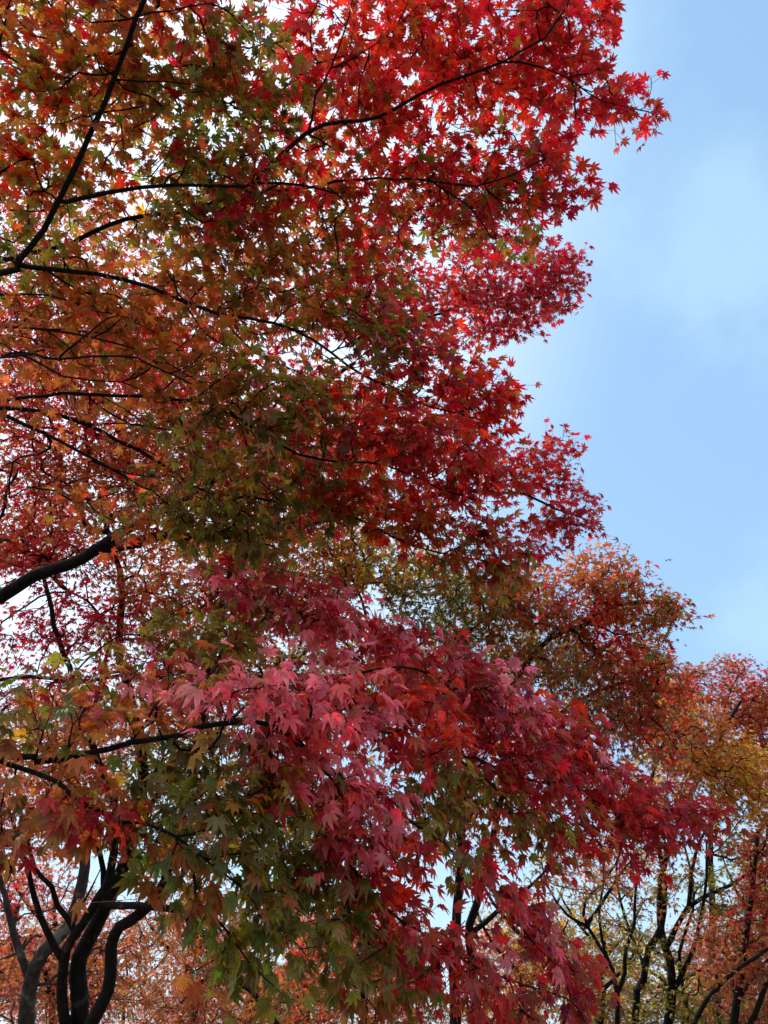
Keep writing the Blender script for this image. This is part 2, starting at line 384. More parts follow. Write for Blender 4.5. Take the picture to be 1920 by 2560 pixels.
# ------------------------------------------------------------------ ground
def ground():
    n = 60; xs = np.linspace(-1, 1, n); g = np.sign(xs) * np.abs(xs) ** 2.6 * 900
    X, Y = np.meshgrid(g, g); Z = .05 * np.sin(X * .31) * np.cos(Y * .27) * np.exp(-(X ** 2 + Y ** 2) / 2e4)
    V = np.stack([X, Y, Z - .05], -1).reshape(-1, 3)
    i = (np.arange(n - 1)[:, None] * n + np.arange(n - 1)[None]).ravel()
    F = np.stack([i, i + 1, i + n + 1, i + n], 1)
    m, nn, l = mat('leaf_strewn_grass'); o = nn.new('ShaderNodeOutputMaterial'); p = nn.new('ShaderNodeBsdfPrincipled'); p.inputs['Roughness'].default_value = .95
    geo = nn.new('ShaderNodeNewGeometry'); a = nn.new('ShaderNodeTexNoise'); a.inputs['Scale'].default_value = 1.4; a.inputs['Detail'].default_value = 10
    v = nn.new('ShaderNodeTexVoronoi'); v.inputs['Scale'].default_value = 16
    l.new(geo.outputs['Position'], a.inputs['Vector']); l.new(geo.outputs['Position'], v.inputs['Vector'])
    cr = nn.new('ShaderNodeValToRGB'); cr.color_ramp.elements[0].color = (.03, .045, .015, 1); cr.color_ramp.elements[1].color = (.16, .05, .02, 1)
    cr.color_ramp.elements[0].position = .42; cr.color_ramp.elements[1].position = .62
    l.new(a.outputs['Fac'], cr.inputs[0]); mmx = nn.new('ShaderNodeMixRGB'); mmx.blend_type = 'OVERLAY'; mmx.inputs[0].default_value = .4
    l.new(cr.outputs[0], mmx.inputs[1]); l.new(v.outputs['Color'], mmx.inputs[2]); l.new(mmx.outputs[0], p.inputs['Base Color']); l.new(p.outputs[0], o.inputs[0])
    g_ = mesh_object('ground', V, F, m, smooth=True); tag(g_, 'grassy park ground strewn with fallen maple leaves', 'ground', kind='structure')
ground()

# ------------------------------------------------------------------ the near maple
W_ = lambda x, y, z: np.array([x, y, z], dtype=float)
TB = W_(-3.3, 3.6, -.05)
def near_maple():
    S = Skeleton()
    tr = S.limb([TB, W_(-3.22, 3.55, 1.0), W_(-3.2, 3.5, 2.0), W_(-3.05, 3.3, 3.2), W_(-2.95, 3.05, 4.4), W_(-2.95, 2.7, 5.8), W_(-2.9, 2.4, 7.0)], .17, .03, 0, .12, .01)
    def px(pts): return [at(*q) for q in pts]
    limbs = {}
    def limb(k, pts, r0, r1, pre=(), wob=.008): S.limb(list(pre) + px(pts), r0, r1, k, .07, wob)
    # 1 upright limb, upper left
    limb(1, [(-500, 760, 3.0), (0, 677, 2.5), (52, 660, 2.5), (156, 498, 2.45), (255, 260, 2.4), (318, 116, 2.35), (370, 0, 2.3), (430, -150, 2.3)], .022, .007, [W_(-3.0, 3.2, 3.8)])
    limb(1, [(160, 503, 2.45), (272, 480, 2.5), (417, 463, 2.55), (567, 460, 2.6), (637, 457, 2.65), (760, 470, 2.7), (839, 480, 2.75)], .0085, .004)
    limb(1, [(282, 200, 2.4), (417, 208, 2.45), (520, 215, 2.5)], .004, .002)
    limb(1, [(235, 290, 2.4), (300, 272, 2.4), (360, 268, 2.4)], .0035, .002)
    limb(1, [(348, 40, 2.33), (430, 26, 2.4), (540, 20, 2.45)], .004, .002)
    # 2 long limb to the upper right tip
    limb(2, [(637, 457, 2.65), (700, 385, 2.7), (810, 312, 2.75), (949, 284, 2.8), (1100, 214, 2.85), (1255, 153, 2.85), (1365, 93, 2.85), (1423, 17, 2.85), (1450, -60, 2.9)], .009, .0035)
    limb(2, [(1255, 153, 2.85), (1423, 197, 2.9), (1515, 249, 2.9), (1597, 289, 2.9)], .005, .0016)
    limb(2, [(770, 335, 2.75), (790, 237, 2.7), (827, 168, 2.7), (870, 40, 2.7), (890, -60, 2.7)], .0055, .002)
    limb(2, [(827, 168, 2.7), (955, 98, 2.75), (1040, 10, 2.8)], .004, .0018)
    # 3 bough behind it, to the right
    limb(3, [(-500, 800, 3.2), (0, 655, 2.95), (191, 602, 2.9), (324, 547, 2.9), (474, 535, 2.9), (567, 492, 2.95), (839, 455, 2.9), (983, 440, 2.9), (1076, 451, 2.9), (1191, 463, 2.9), (1278, 440, 2.9), (1365, 405, 2.9)], .020, .003, [W_(-3.03, 3.25, 3.5)])
    limb(3, [(1064, 451, 2.9), (1162, 521, 2.9), (1226, 596, 2.95)], .005, .002)
    # 4
    limb(4, [(52, 660, 2.5), (116, 665, 2.55), (243, 689, 2.6), (446, 741, 2.7), (556, 781, 2.75), (694, 804, 2.8), (787, 854, 2.85), (903, 935, 2.9), (960, 970, 2.9), (1080, 1020, 2.9), (1200, 1050, 2.95)], .009, .003)
    # 5
    limb(5, [(-500, 1000, 3.0), (0, 895, 2.4), (145, 895, 2.35), (301, 895, 2.35), (370, 909, 2.35), (480, 960, 2.4)], .012, .003, [W_(-3.08, 3.35, 3.0)])
    limb(5, [(0, 818, 2.5), (174, 833, 2.45), (330, 870, 2.4)], .006, .003)
    # 6
    limb(6, [(-500, 1060, 3.1), (0, 999, 2.7), (231, 993, 2.6), (388, 990, 2.6), (521, 1010, 2.6), (567, 1028, 2.6), (700, 1110, 2.7), (811, 1138, 2.75), (960, 1166, 2.8), (1105, 1218, 2.85), (1191, 1253, 2.9)], .014, .003, [W_(-3.1, 3.4, 2.9)])
    # 7
    limb(7, [(-60, 1020, 2.8), (0, 1028, 2.8), (87, 1033, 2.8), (203, 1054, 2.8), (289, 1103, 2.8), (399, 1161, 2.85), (521, 1233, 2.9), (573, 1236, 2.95), (716, 1253, 3.0), (900, 1300, 3.05), (1018, 1346, 3.1), (1110, 1375, 3.1), (1191, 1392, 3.1), (1272, 1410, 3.1)], .0095, .003)
    limb(7, [(10, 1039, 2.8), (104, 1080, 2.75), (231, 1149, 2.7), (347, 1213, 2.7), (405, 1253, 2.7), (480, 1330, 2.7)], .0085, .003)
    limb(7, [(110, 1080, 2.75), (120, 1120, 2.8), (60, 1145, 2.9), (0, 1152, 3.0)], .006, .004)
    for a_ in ([(0, 740, 2.6), (110, 735, 2.6), (230, 775, 2.6), (340, 800, 2.65), (450, 860, 2.65)], [(116, 665, 2.55), (210, 720, 2.6), (290, 735, 2.6), (380, 800, 2.65), (430, 870, 2.7)],
               [(446, 741, 2.7), (520, 830, 2.7), (610, 900, 2.75), (680, 980, 2.8)], [(556, 781, 2.75), (640, 880, 2.75), (760, 930, 2.8)]): limb(4, a_, .0045, .002)
    for a_ in ([(60, 895, 2.4), (160, 940, 2.4), (300, 960, 2.4), (400, 1010, 2.45)], [(145, 895, 2.35), (200, 850, 2.35), (270, 800, 2.35), (330, 790, 2.35)]): limb(5, a_, .0045, .002)
    for a_ in ([(231, 993, 2.6), (330, 1050, 2.6), (430, 1075, 2.6), (540, 1075, 2.65)], [(388, 990, 2.6), (450, 940, 2.6), (520, 900, 2.6)], [(420, 1000, 2.6), (450, 1080, 2.6), (475, 1180, 2.6)], [(567, 1028, 2.6), (620, 1090, 2.65), (640, 1180, 2.7), (700, 1260, 2.75)]): limb(6, a_, .0045, .002)
    for a_ in ([(203, 1054, 2.8), (300, 1060, 2.8), (420, 1075, 2.8)], [(231, 1149, 2.7), (330, 1180, 2.7), (420, 1190, 2.75)], [(20, 1240, 2.9), (60, 1228, 2.85), (110, 1210, 2.8), (150, 1180, 2.75)], [(521, 1233, 2.9), (590, 1300, 2.9), (640, 1390, 2.95)]): limb(7, a_, .0042, .002)
    # 8 thick limb, ending in the far clumps
    limb(8, [(-420, 1700, 3.9), (-200, 1590, 4.0), (0, 1490, 4.0), (87, 1438, 4.0), (203, 1392, 4.0), (289, 1334, 4.0), (370, 1294, 4.05), (422, 1271, 4.1), (500, 1225, 4.2)], .068, .022, [W_(-3.2, 3.5, 2.1)])
    limb(8, [(500, 1225, 4.2), (560, 1180, 4.3), (760, 1000, 4.7), (950, 860, 5.1), (1105, 781, 5.3), (1197, 758, 5.4), (1278, 741, 5.5), (1365, 706, 5.5)], .022, .006)
    limb(8, [(249, 1369, 4.0), (347, 1352, 4.1), (399, 1340, 4.15), (640, 1330, 4.4), (1000, 1260, 4.8), (1200, 1225, 4.95), (1307, 1236, 5.0), (1388, 1271, 5.0), (1458, 1294, 5.0)], .034, .006)
    # 9 low bough sweeping right to the long red tip
    limb(9, [(-600, 2000, 2.6), (0, 1914, 1.8), (110, 1906, 1.8), (231, 1880, 1.8), (330, 1851, 1.8), (434, 1845, 1.82), (544, 1822, 1.85), (690, 1815, 1.9), (764, 1813, 1.95), (845, 1815, 2.05), (960, 1858, 2.3), (1134, 1891, 2.6), (1238, 1920, 2.8), (1319, 1955, 2.9), (1500, 1990, 3.2), (1700, 2030, 3.5), (1780, 2035, 3.6)], .013, .0028, [W_(-3.2, 3.5, 2.0)])
    limb(9, [(434, 1845, 1.82), (490, 1862, 1.82), (560, 1872, 1.82)], .006, .002)
    limb(9, [(1134, 1891, 2.6), (1240, 1975, 2.75), (1330, 2060, 2.85), (1420, 2100, 2.9)], .005, .002)
    # 10
    limb(10, [(35, 1914, 1.8), (145, 1949, 1.75), (231, 2001, 1.72), (324, 2047, 1.7), (394, 2076, 1.7), (500, 2130, 1.72), (600, 2220, 1.75)], .007, .0025)
    # 11 hanging bough lower right
    limb(11, [(700, 1815, 1.9), (850, 1940, 2.1), (989, 2036, 2.3), (1134, 2134, 2.4), (1209, 2209, 2.45), (1278, 2285, 2.5), (1359, 2383, 2.6), (1440, 2450, 2.7)], .0075, .0025)
    limb(11, [(850, 1940, 2.1), (850, 2080, 2.05), (900, 2200, 2.05), (1000, 2310, 2.2), (1157, 2389, 2.3), (1232, 2424, 2.4), (1307, 2458, 2.45), (1420, 2500, 2.5)], .006, .0025)
    # 12 middle bough
    limb(12, [(-600, 1850, 2.9), (-100, 1730, 2.6), (250, 1690, 2.5), (480, 1690, 2.45), (694, 1700, 2.4), (870, 1690, 2.45), (995, 1667, 2.5), (1150, 1710, 2.7), (1300, 1790, 2.9), (1450, 1860, 3.1)], .011, .003, [W_(-3.2, 3.48, 2.15)])
    limb(12, [(500, 1690, 2.45), (600, 1600, 2.6), (700, 1530, 2.7), (850, 1560, 2.8), (1000, 1590, 2.9)], .006, .0025)
    # leaf boughs: limb, px, py, rx, ry, angle, depth, half depth, layers, palette, droop
    hi = .45; lo = .95
    red = P(red=4, scarlet=.5, crimson=3.4, olive=.8, rust=.5); redO = P(red=3, scarlet=2, orange=1.2, olive=1.2, rust=1)
    mixL = P(orange=2.4, rust=1, scarlet=2, red=2, olive=2, amber=.8, green=1); oliv = P(olive=4, green=1.6, rust=2, orange=1.2, amber=0.6)
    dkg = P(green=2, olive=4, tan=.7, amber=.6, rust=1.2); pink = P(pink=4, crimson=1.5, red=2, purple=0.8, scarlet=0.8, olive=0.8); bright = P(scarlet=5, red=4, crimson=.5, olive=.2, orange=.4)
    crim = P(crimson=3, purple=2, red=2.4, pink=2, rust=0.8, olive=0.5); redE = P(red=4, crimson=3.4, scarlet=.5); dred = P(olive=3, rust=2.4, tan=.6, red=1, crimson=.6); org = P(orange=3, rust=2.5, olive=1.4, scarlet=1)
    pads = [
     (1, 120, 90, 230, 190, 0, 2.35, .35, 2.44, mixL, hi), (1, 430, 80, 200, 150, 0, 2.4, .3, 2.07, P(red=2, orange=1.5, olive=1.5, rust=1), hi), (1, 200, 330, 220, 150, -20, 2.4, .3, 2.07, P(orange=3, amber=1.6, olive=2, scarlet=1, green=0.6), hi),
     (1, 520, 300, 190, 130, 10, 2.55, .25, 1.9, P(green=2.5, olive=2.2, red=1.6, rust=1), hi), (1, 620, 190, 160, 110, 20, 2.5, .25, 1.9, dkg, hi), (1, 560, 480, 240, 110, 0, 2.6, .25, 2.07, P(olive=2, amber=1.2, orange=1.4, red=1.2, green=0.6), hi),
     (1, 60, 480, 150, 110, -30, 2.4, .3, 1.8, P(orange=2, olive=2, scarlet=1, crimson=1), hi), (1, 30, -150, 400, 150, 0, 2.4, .4, .8, mixL, hi), (1, 500, -200, 400, 160, 0, 2.5, .4, .8, redO, hi),
     (2, 900, 120, 230, 170, 0, 2.75, .3, 1.7, P(red=3, scarlet=2.5, orange=1, olive=0.8), hi), (2, 1180, 80, 230, 140, -15, 2.85, .3, 1.7, red, hi), (2, 1390, 90, 140, 120, -20, 2.87, .25, 1.8, redE, hi), (2, 1420, 230, 150, 90, 15, 2.9, .22, 1.9, redE, hi),
     (2, 1540, 270, 75, 55, 30, 2.9, .12, 1.5, redE, hi), (2, 1600, 235, 50, 55, 40, 2.9, .1, .9, redE, hi), (2, 1635, 315, 35, 35, 40, 2.9, .08, .7, redE, hi), (2, 1150, 230, 250, 110, -15, 2.85, .25, 1.7, P(red=3, scarlet=2, crimson=1, rust=0.7, olive=0.7), hi), (2, 830, 300, 180, 130, 0, 2.75, .25, 2.0, P(red=2.5, olive=1.6, scarlet=1.2, rust=1, green=0.7), hi),
     (2, 1000, -150, 500, 130, 0, 2.8, .4, .9, red, hi), (2, 1500, 30, 45, 70, 0, 2.9, .12, 1.3, redE, hi),
     (3, 1180, 420, 230, 100, 5, 2.9, .25, 1.9, red, hi), (3, 1370, 430, 105, 95, 0, 2.92, .2, 1.8, redE, hi), (3, 1440, 500, 50, 55, 30, 2.92, .12, 1.3, redE, hi), (3, 1210, 550, 170, 80, 10, 2.95, .22, 1.9, P(red=3, scarlet=1.2, olive=1.2, rust=0.8), hi), (3, 980, 520, 190, 120, 0, 2.9, .25, 2.0, P(red=2.4, olive=1.6, rust=1.4, scarlet=1, green=0.5), .6), (3, 700, 580, 220, 110, 0, 2.9, .25, 1.9, oliv, .6), (3, 380, 560, 220, 90, -10, 2.9, .22, 1.4, P(olive=2, orange=1.8, amber=1.2, rust=1), .6),
     (4, 330, 740, 240, 90, 10, 2.6, .25, 1.7, P(rust=2, crimson=1.2, olive=2, orange=1), .7), (4, 650, 730, 220, 110, 10, 2.75, .25, 2.2, oliv, .7), (4, 900, 740, 150, 110, 0, 2.85, .22, 2.0, P(olive=2, rust=1.3, red=1.5, crimson=1, green=0.8), .7), (4, 1000, 880, 170, 100, 30, 2.9, .22, 2.0, P(red=2, crimson=2, scarlet=1.5, olive=0.8, purple=0.8), .8), (4, 1180, 980, 110, 90, 20, 2.95, .2, 2.4, bright, .7), (4, 1255, 1000, 55, 65, 20, 2.97, .12, 1.5, bright, .7), (4, 1190, 1075, 75, 55, 10, 2.97, .12, 1.9, bright, .7), (4, 60, 660, 130, 90, 0, 2.5, .25, 1.7, P(olive=3, green=1.4, orange=1), hi),
     (5, 150, 830, 200, 110, 0, 2.45, .25, 1.5, P(orange=2, olive=2, rust=1.5, amber=0.6), .6), (5, 430, 900, 200, 110, 10, 2.4, .25, 1.7, P(olive=2, orange=2, amber=0.7, rust=1.5), .7), (5, 100, 960, 180, 70, 0, 2.4, .25, .9, P(orange=2, olive=2, rust=1.5, green=0.6), .6),
     (6, 700, 1010, 210, 120, 15, 2.65, .25, 2.2, P(green=2.2, olive=3, rust=1, orange=0.6, crimson=0.6), .85), (6, 900, 1050, 180, 110, 20, 2.75, .22, 2.2, P(scarlet=3, red=2, olive=1.6, rust=.6), .8), (6, 1080, 1140, 180, 90, 20, 2.85, .22, 2.4, bright, .8), (6, 1210, 1180, 110, 90, 15, 2.9, .2, 2.0, bright, .8), (6, 520, 1090, 180, 110, 10, 2.6, .22, 1.8, dkg, .8), (6, 300, 1060, 200, 80, 10, 2.6, .2, .8, org, .7),
     (7, 480, 1240, 170, 120, 15, 2.75, .22, 1.6, P(olive=3, green=1.8, orange=1, rust=1), .8), (7, 720, 1230, 190, 110, 15, 2.95, .22, 2.0, P(olive=2, green=0.8, rust=1.4, crimson=0.8, orange=1.2), .85), (7, 930, 1270, 170, 90, 10, 3.05, .2, 1.9, P(scarlet=3, red=2, olive=1.2, orange=.8), .8), (7, 1130, 1330, 170, 80, 15, 3.1, .2, 2.0, redO, .8), (7, 1270, 1350, 100, 70, 10, 3.15, .2, 1.8, red, .8), (7, 1200, 1420, 140, 55, 5, 3.1, .18, 1.9, dred, .9), (7, 250, 1300, 160, 80, 20, 2.75, .2, .7, org, .7),
     (8, 1230, 680, 170, 100, 0, 5.4, .5, 1.9, P(red=3, crimson=3, scarlet=1), .4), (8, 1380, 710, 80, 95, 0, 5.5, .35, 2.0, P(red=2, crimson=4, purple=0.8), .4), (8, 1430, 660, 40, 50, 0, 5.5, .2, 1.2, P(red=2, crimson=4), .4), (8, 1100, 790, 200, 90, 0, 5.3, .5, 1.8, P(red=3, crimson=3, purple=0.6), .5), (8, 1290, 800, 120, 55, -10, 5.4, .35, 1.6, P(red=3, crimson=3), .5), (8, 900, 720, 200, 150, 0, 5.0, .5, 1.5, red, .5), (8, 500, 800, 350, 220, 0, 4.8, .5, 1.0, redO, .5),
     (8, 1340, 1180, 90, 75, 10, 5.0, .3, 2.0, P(red=2.5, crimson=3.5, purple=0.6), .5), (8, 1400, 1120, 60, 50, 20, 5.0, .2, 1.3, P(red=2, crimson=4), .5), (8, 1440, 1270, 75, 75, 35, 5.0, .3, 2.0, P(red=2, crimson=4), .5), (8, 1370, 1320, 70, 55, 0, 5.0, .25, 1.7, P(red=2.5, crimson=3), .5), (8, 1000, 1150, 300, 160, 0, 4.9, .4, 1.2, redO, .5), (8, 600, 1250, 250, 150, 0, 4.5, .4, 1.1, org, .5),
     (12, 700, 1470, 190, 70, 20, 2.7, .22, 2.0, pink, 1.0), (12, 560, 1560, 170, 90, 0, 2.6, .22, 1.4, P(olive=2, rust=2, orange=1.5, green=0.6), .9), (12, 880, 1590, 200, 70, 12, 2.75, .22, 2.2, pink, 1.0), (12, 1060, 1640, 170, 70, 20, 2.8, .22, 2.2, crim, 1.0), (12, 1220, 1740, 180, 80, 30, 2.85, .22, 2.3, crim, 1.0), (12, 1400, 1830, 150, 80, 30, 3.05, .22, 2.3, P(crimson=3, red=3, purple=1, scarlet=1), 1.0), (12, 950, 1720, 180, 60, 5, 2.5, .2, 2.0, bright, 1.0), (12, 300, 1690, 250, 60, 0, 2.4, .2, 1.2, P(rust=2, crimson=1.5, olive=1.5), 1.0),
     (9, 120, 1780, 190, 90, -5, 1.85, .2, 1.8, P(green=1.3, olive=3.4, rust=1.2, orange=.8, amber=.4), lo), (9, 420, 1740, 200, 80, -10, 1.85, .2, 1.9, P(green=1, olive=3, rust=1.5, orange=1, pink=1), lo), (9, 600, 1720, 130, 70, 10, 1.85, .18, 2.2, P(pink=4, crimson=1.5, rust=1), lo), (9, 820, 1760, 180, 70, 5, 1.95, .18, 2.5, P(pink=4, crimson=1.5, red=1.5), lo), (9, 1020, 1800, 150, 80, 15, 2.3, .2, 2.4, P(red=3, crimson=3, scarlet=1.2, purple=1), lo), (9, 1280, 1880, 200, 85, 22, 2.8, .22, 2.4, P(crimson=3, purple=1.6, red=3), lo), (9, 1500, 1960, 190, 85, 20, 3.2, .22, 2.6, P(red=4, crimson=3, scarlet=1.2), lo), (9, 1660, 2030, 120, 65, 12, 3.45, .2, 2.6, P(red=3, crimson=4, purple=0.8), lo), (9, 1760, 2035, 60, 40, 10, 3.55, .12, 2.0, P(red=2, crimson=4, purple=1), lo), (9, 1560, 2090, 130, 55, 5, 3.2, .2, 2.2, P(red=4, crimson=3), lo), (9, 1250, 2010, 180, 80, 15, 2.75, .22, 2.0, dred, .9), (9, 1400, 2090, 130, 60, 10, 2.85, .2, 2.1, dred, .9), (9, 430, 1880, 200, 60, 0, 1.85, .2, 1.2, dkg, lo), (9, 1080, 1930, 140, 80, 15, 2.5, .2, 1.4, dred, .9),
     (10, 200, 2015, 110, 90, 20, 1.65, .14, 1.9, P(orange=4, amber=1, rust=1.4), 1.1), (10, 255, 2050, 70, 90, 10, 1.62, .12, 2.0, P(red=2, crimson=3, scarlet=1), 1.1), (10, 60, 1995, 110, 75, 0, 1.75, .15, 1.4, P(olive=2, green=1.5, orange=1), 1.1), (10, 90, 2070, 90, 40, 0, 1.7, .12, 1.4, P(rust=2, crimson=2, orange=1), 1.1), (10, 480, 2080, 180, 130, 15, 1.75, .2, 2.2, dkg, lo), (10, 440, 2180, 120, 60, 10, 1.7, .16, 1.5, P(rust=3, orange=2.4, olive=0.6), 1.1), (10, 640, 2220, 170, 130, 20, 1.8, .2, 2.0, dkg, 1.1), (10, 640, 2370, 170, 100, 0, 1.8, .18, 1.1, P(olive=3, rust=2, green=1), 1.1),
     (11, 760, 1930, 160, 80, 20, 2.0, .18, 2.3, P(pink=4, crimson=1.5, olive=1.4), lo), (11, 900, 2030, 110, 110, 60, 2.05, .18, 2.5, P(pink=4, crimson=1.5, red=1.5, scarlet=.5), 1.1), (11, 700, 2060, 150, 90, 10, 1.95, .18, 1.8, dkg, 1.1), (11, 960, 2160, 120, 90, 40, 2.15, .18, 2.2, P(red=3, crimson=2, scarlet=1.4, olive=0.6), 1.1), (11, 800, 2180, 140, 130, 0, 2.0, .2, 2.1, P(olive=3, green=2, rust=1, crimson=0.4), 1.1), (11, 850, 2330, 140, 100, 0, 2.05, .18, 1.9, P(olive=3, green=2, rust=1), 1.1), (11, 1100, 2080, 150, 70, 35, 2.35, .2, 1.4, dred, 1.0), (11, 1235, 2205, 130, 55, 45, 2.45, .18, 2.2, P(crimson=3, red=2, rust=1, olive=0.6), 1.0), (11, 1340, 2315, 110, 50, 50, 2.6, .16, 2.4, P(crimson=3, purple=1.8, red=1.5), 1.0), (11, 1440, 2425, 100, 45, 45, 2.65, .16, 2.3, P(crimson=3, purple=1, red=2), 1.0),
     (11, 1080, 2395, 150, 45, 25, 2.3, .18, 2.3, P(crimson=3, red=2, purple=1), 1.0), (11, 1200, 2490, 180, 55, 20, 2.4, .18, 2.3, P(crimson=3, red=2, rust=1.5, purple=1), 1.0), (11, 960, 2450, 140, 90, 0, 2.2, .18, 1.9, P(olive=2, rust=2, red=1.2), 1.0), (11, 960, 2330, 90, 50, 25, 2.2, .15, 2.0, P(crimson=2, orange=1.4, red=2), 1.0), (11, 1380, 2545, 150, 40, 15, 2.5, .18, 2.2, P(crimson=3, rust=1, purple=1), 1.0), 
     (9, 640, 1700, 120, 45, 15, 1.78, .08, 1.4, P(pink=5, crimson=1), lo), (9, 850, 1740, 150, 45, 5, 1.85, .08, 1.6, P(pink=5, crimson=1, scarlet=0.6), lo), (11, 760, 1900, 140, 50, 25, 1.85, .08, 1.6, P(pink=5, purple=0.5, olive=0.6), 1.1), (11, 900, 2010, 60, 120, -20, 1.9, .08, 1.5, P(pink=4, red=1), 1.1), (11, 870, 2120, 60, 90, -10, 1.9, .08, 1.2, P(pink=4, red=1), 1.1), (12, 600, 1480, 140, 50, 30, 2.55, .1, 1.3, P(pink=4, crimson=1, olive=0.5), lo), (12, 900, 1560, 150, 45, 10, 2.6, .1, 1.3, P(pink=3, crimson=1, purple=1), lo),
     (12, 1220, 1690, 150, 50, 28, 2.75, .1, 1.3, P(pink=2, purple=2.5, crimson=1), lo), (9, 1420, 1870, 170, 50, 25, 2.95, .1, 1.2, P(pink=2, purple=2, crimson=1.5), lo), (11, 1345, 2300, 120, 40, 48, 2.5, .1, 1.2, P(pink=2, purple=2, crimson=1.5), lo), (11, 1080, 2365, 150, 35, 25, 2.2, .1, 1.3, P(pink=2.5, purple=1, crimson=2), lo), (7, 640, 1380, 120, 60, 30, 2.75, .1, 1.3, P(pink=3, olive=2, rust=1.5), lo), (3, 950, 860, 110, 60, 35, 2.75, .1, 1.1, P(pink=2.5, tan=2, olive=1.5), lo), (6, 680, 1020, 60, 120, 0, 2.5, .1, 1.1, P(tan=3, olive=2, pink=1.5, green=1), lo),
     (7, 340, 1310, 160, 60, 20, 2.7, .15, 1.3, P(orange=2, tan=1, olive=2, rust=1), .7), (7, 560, 1330, 150, 90, 10, 2.75, .15, 1.4, P(olive=3, rust=1, orange=1, tan=1), .8), (10, 600, 1930, 200, 110, 10, 1.9, .15, 1.5, P(green=1, olive=3.2, tan=1, amber=.6, rust=1), lo), (12, 450, 1620, 200, 70, 0, 2.5, .15, 1.2, P(olive=2.4, tan=1.4, rust=1, pink=.6), lo), (12, 1000, 1780, 160, 60, 10, 2.6, .15, 1.4, P(scarlet=3, orange=1, red=2), lo), (9, 700, 1860, 130, 50, 5, 2.0, .12, 1.2, P(olive=2, green=1, scarlet=1, pink=1), lo),
     (9, 1080, 2000, 130, 70, 15, 2.55, .15, 1.3, dred, .9), (11, 720, 2130, 140, 90, 0, 2.05, .15, 1.0, P(olive=3, tan=1, amber=.6, rust=1), 1.0), (7, 820, 1180, 180, 70, 10, 2.9, .15, 1.0, P(scarlet=3, orange=1, red=1, olive=1), .8),
     (4, 1060, 900, 120, 70, 20, 2.8, .12, 1.0, bright, .7), (6, 1050, 1080, 150, 60, 20, 2.72, .12, 1.1, bright, .8), (7, 1050, 1270, 140, 50, 15, 2.95, .12, 1.0, bright, .8), (9, 1060, 1780, 120, 50, 15, 2.2, .12, 1.2, bright, lo), (11, 1000, 2230, 90, 70, 30, 2.1, .12, 1.0, P(red=3, scarlet=2, crimson=1), 1.0), (5, 250, 820, 250, 90, 0, 2.45, .2, .6, P(orange=3, scarlet=2, amber=1), .6),
     # boughs beyond the frame, left and overhead
     (1, -350, 350, 300, 350, 0, 2.7, .5, .7, mixL, hi), (5, -350, 950, 280, 250, 0, 2.7, .5, .7, org, .6), (9, -350, 1850, 280, 150, 0, 2.1, .3, 1.2, dkg, lo),
    ]
    PER = 6; SIZE = .046
    A, part, palw, dr = [], [], [], []
    for lk, x, y, rx, ry, an, d, dd, lay, pw, dp in pads:
        s = pad_sites(x, y, rx, ry, an, d + (.22 if dp < .75 and d < 3.3 else .04), dd, lay, SIZE, PER, 1.12)
        A.append(s); part += [lk] * len(s); palw += [pw] * len(s); dr += [dp] * len(s)
    A = np.vstack(A); part = np.array(part); palw = np.array(palw); dr = np.array(dr)
    ends, ep = S.grow(A, part, .055, .010, .7, tip=.0014, expo=2.35, cap_r=.0034)
    root = thing('maple_tree', TB, 'large near maple with red, orange and olive leaves whose boughs spread in from the left', 'tree')
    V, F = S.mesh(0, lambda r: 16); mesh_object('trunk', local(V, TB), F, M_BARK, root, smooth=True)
    for k in range(1, 13):
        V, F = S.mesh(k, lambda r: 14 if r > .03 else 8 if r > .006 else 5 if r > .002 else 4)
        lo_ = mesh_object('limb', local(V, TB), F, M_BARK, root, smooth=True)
        s_ = np.nonzero(ep == k)[0]
        V, F, C = make_leaves(S.p[ends[s_]], S.d[ends[s_]], palw[s_], .046 if k in (9, 10) else .048 if k in (11, 12) else .044, True, PER, dr[s_] * .85, 1.0, bias=(.42, -.2, 0))
        mesh_object('foliage', local(V, TB), F, M_LEAF, lo_, C)
    print('near maple leaves', len(A) * PER)
near_maple()

# ------------------------------------------------------------------ trees behind
def tree(name, base, label, stems, pads, size, per, bark, group=None, step=.12, cat='tree', kink=.02, tip=.0030, near=False, cap_r=.03, petiole=False, angw=.7):
    """stems: list of (points, r0, r1, attach). pads as above without the limb"""
    global rng
    rng = np.random.default_rng(int(abs(base[0]) * 971 + base[1] * 613) + 5)
    S = Skeleton(); b = np.array(base, dtype=float)
    for q, (pts, r0, r1, att) in enumerate(stems):
        S.limb([np.asarray(p, dtype=float) for p in pts], r0, r1, q, step, .012, att)
    A, palw, dr = [], [], []
    for x, y, rx, ry, an, d, dd, lay, pw, dp in pads:
        s = pad_sites(x, y, rx, ry, an, d, dd, lay, size, per); A.append(s); palw += [pw] * len(s); dr += [dp] * len(s)
    A = np.vstack(A); palw = np.array(palw); dr = np.array(dr)
    keep = A[:, 2] > 1.2; A, palw, dr = A[keep], palw[keep], dr[keep]
    ns = len(S.chains)
    ends, ep = S.grow(A, None, step, kink, angw, tip=tip, expo=2.5, cap_r=cap_r)
    root = thing(name, b, label, cat, group)
    for q, st in enumerate(stems):
        V, F = S.mesh(q, lambda r: 12 if r > .04 else 7 if r > .015 else 5 if r > .008 else 3)
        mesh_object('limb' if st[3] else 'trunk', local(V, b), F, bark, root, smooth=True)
    V, F, C = make_leaves(S.p[ends], S.d[ends], palw, size, near, per, dr, 2.2, petiole=petiole)
    mesh_object('crown', local(V, b), F, M_LEAF_FAR, root, C)
    print(name, 'leaves', len(A) * per, 'nodes', S.n)

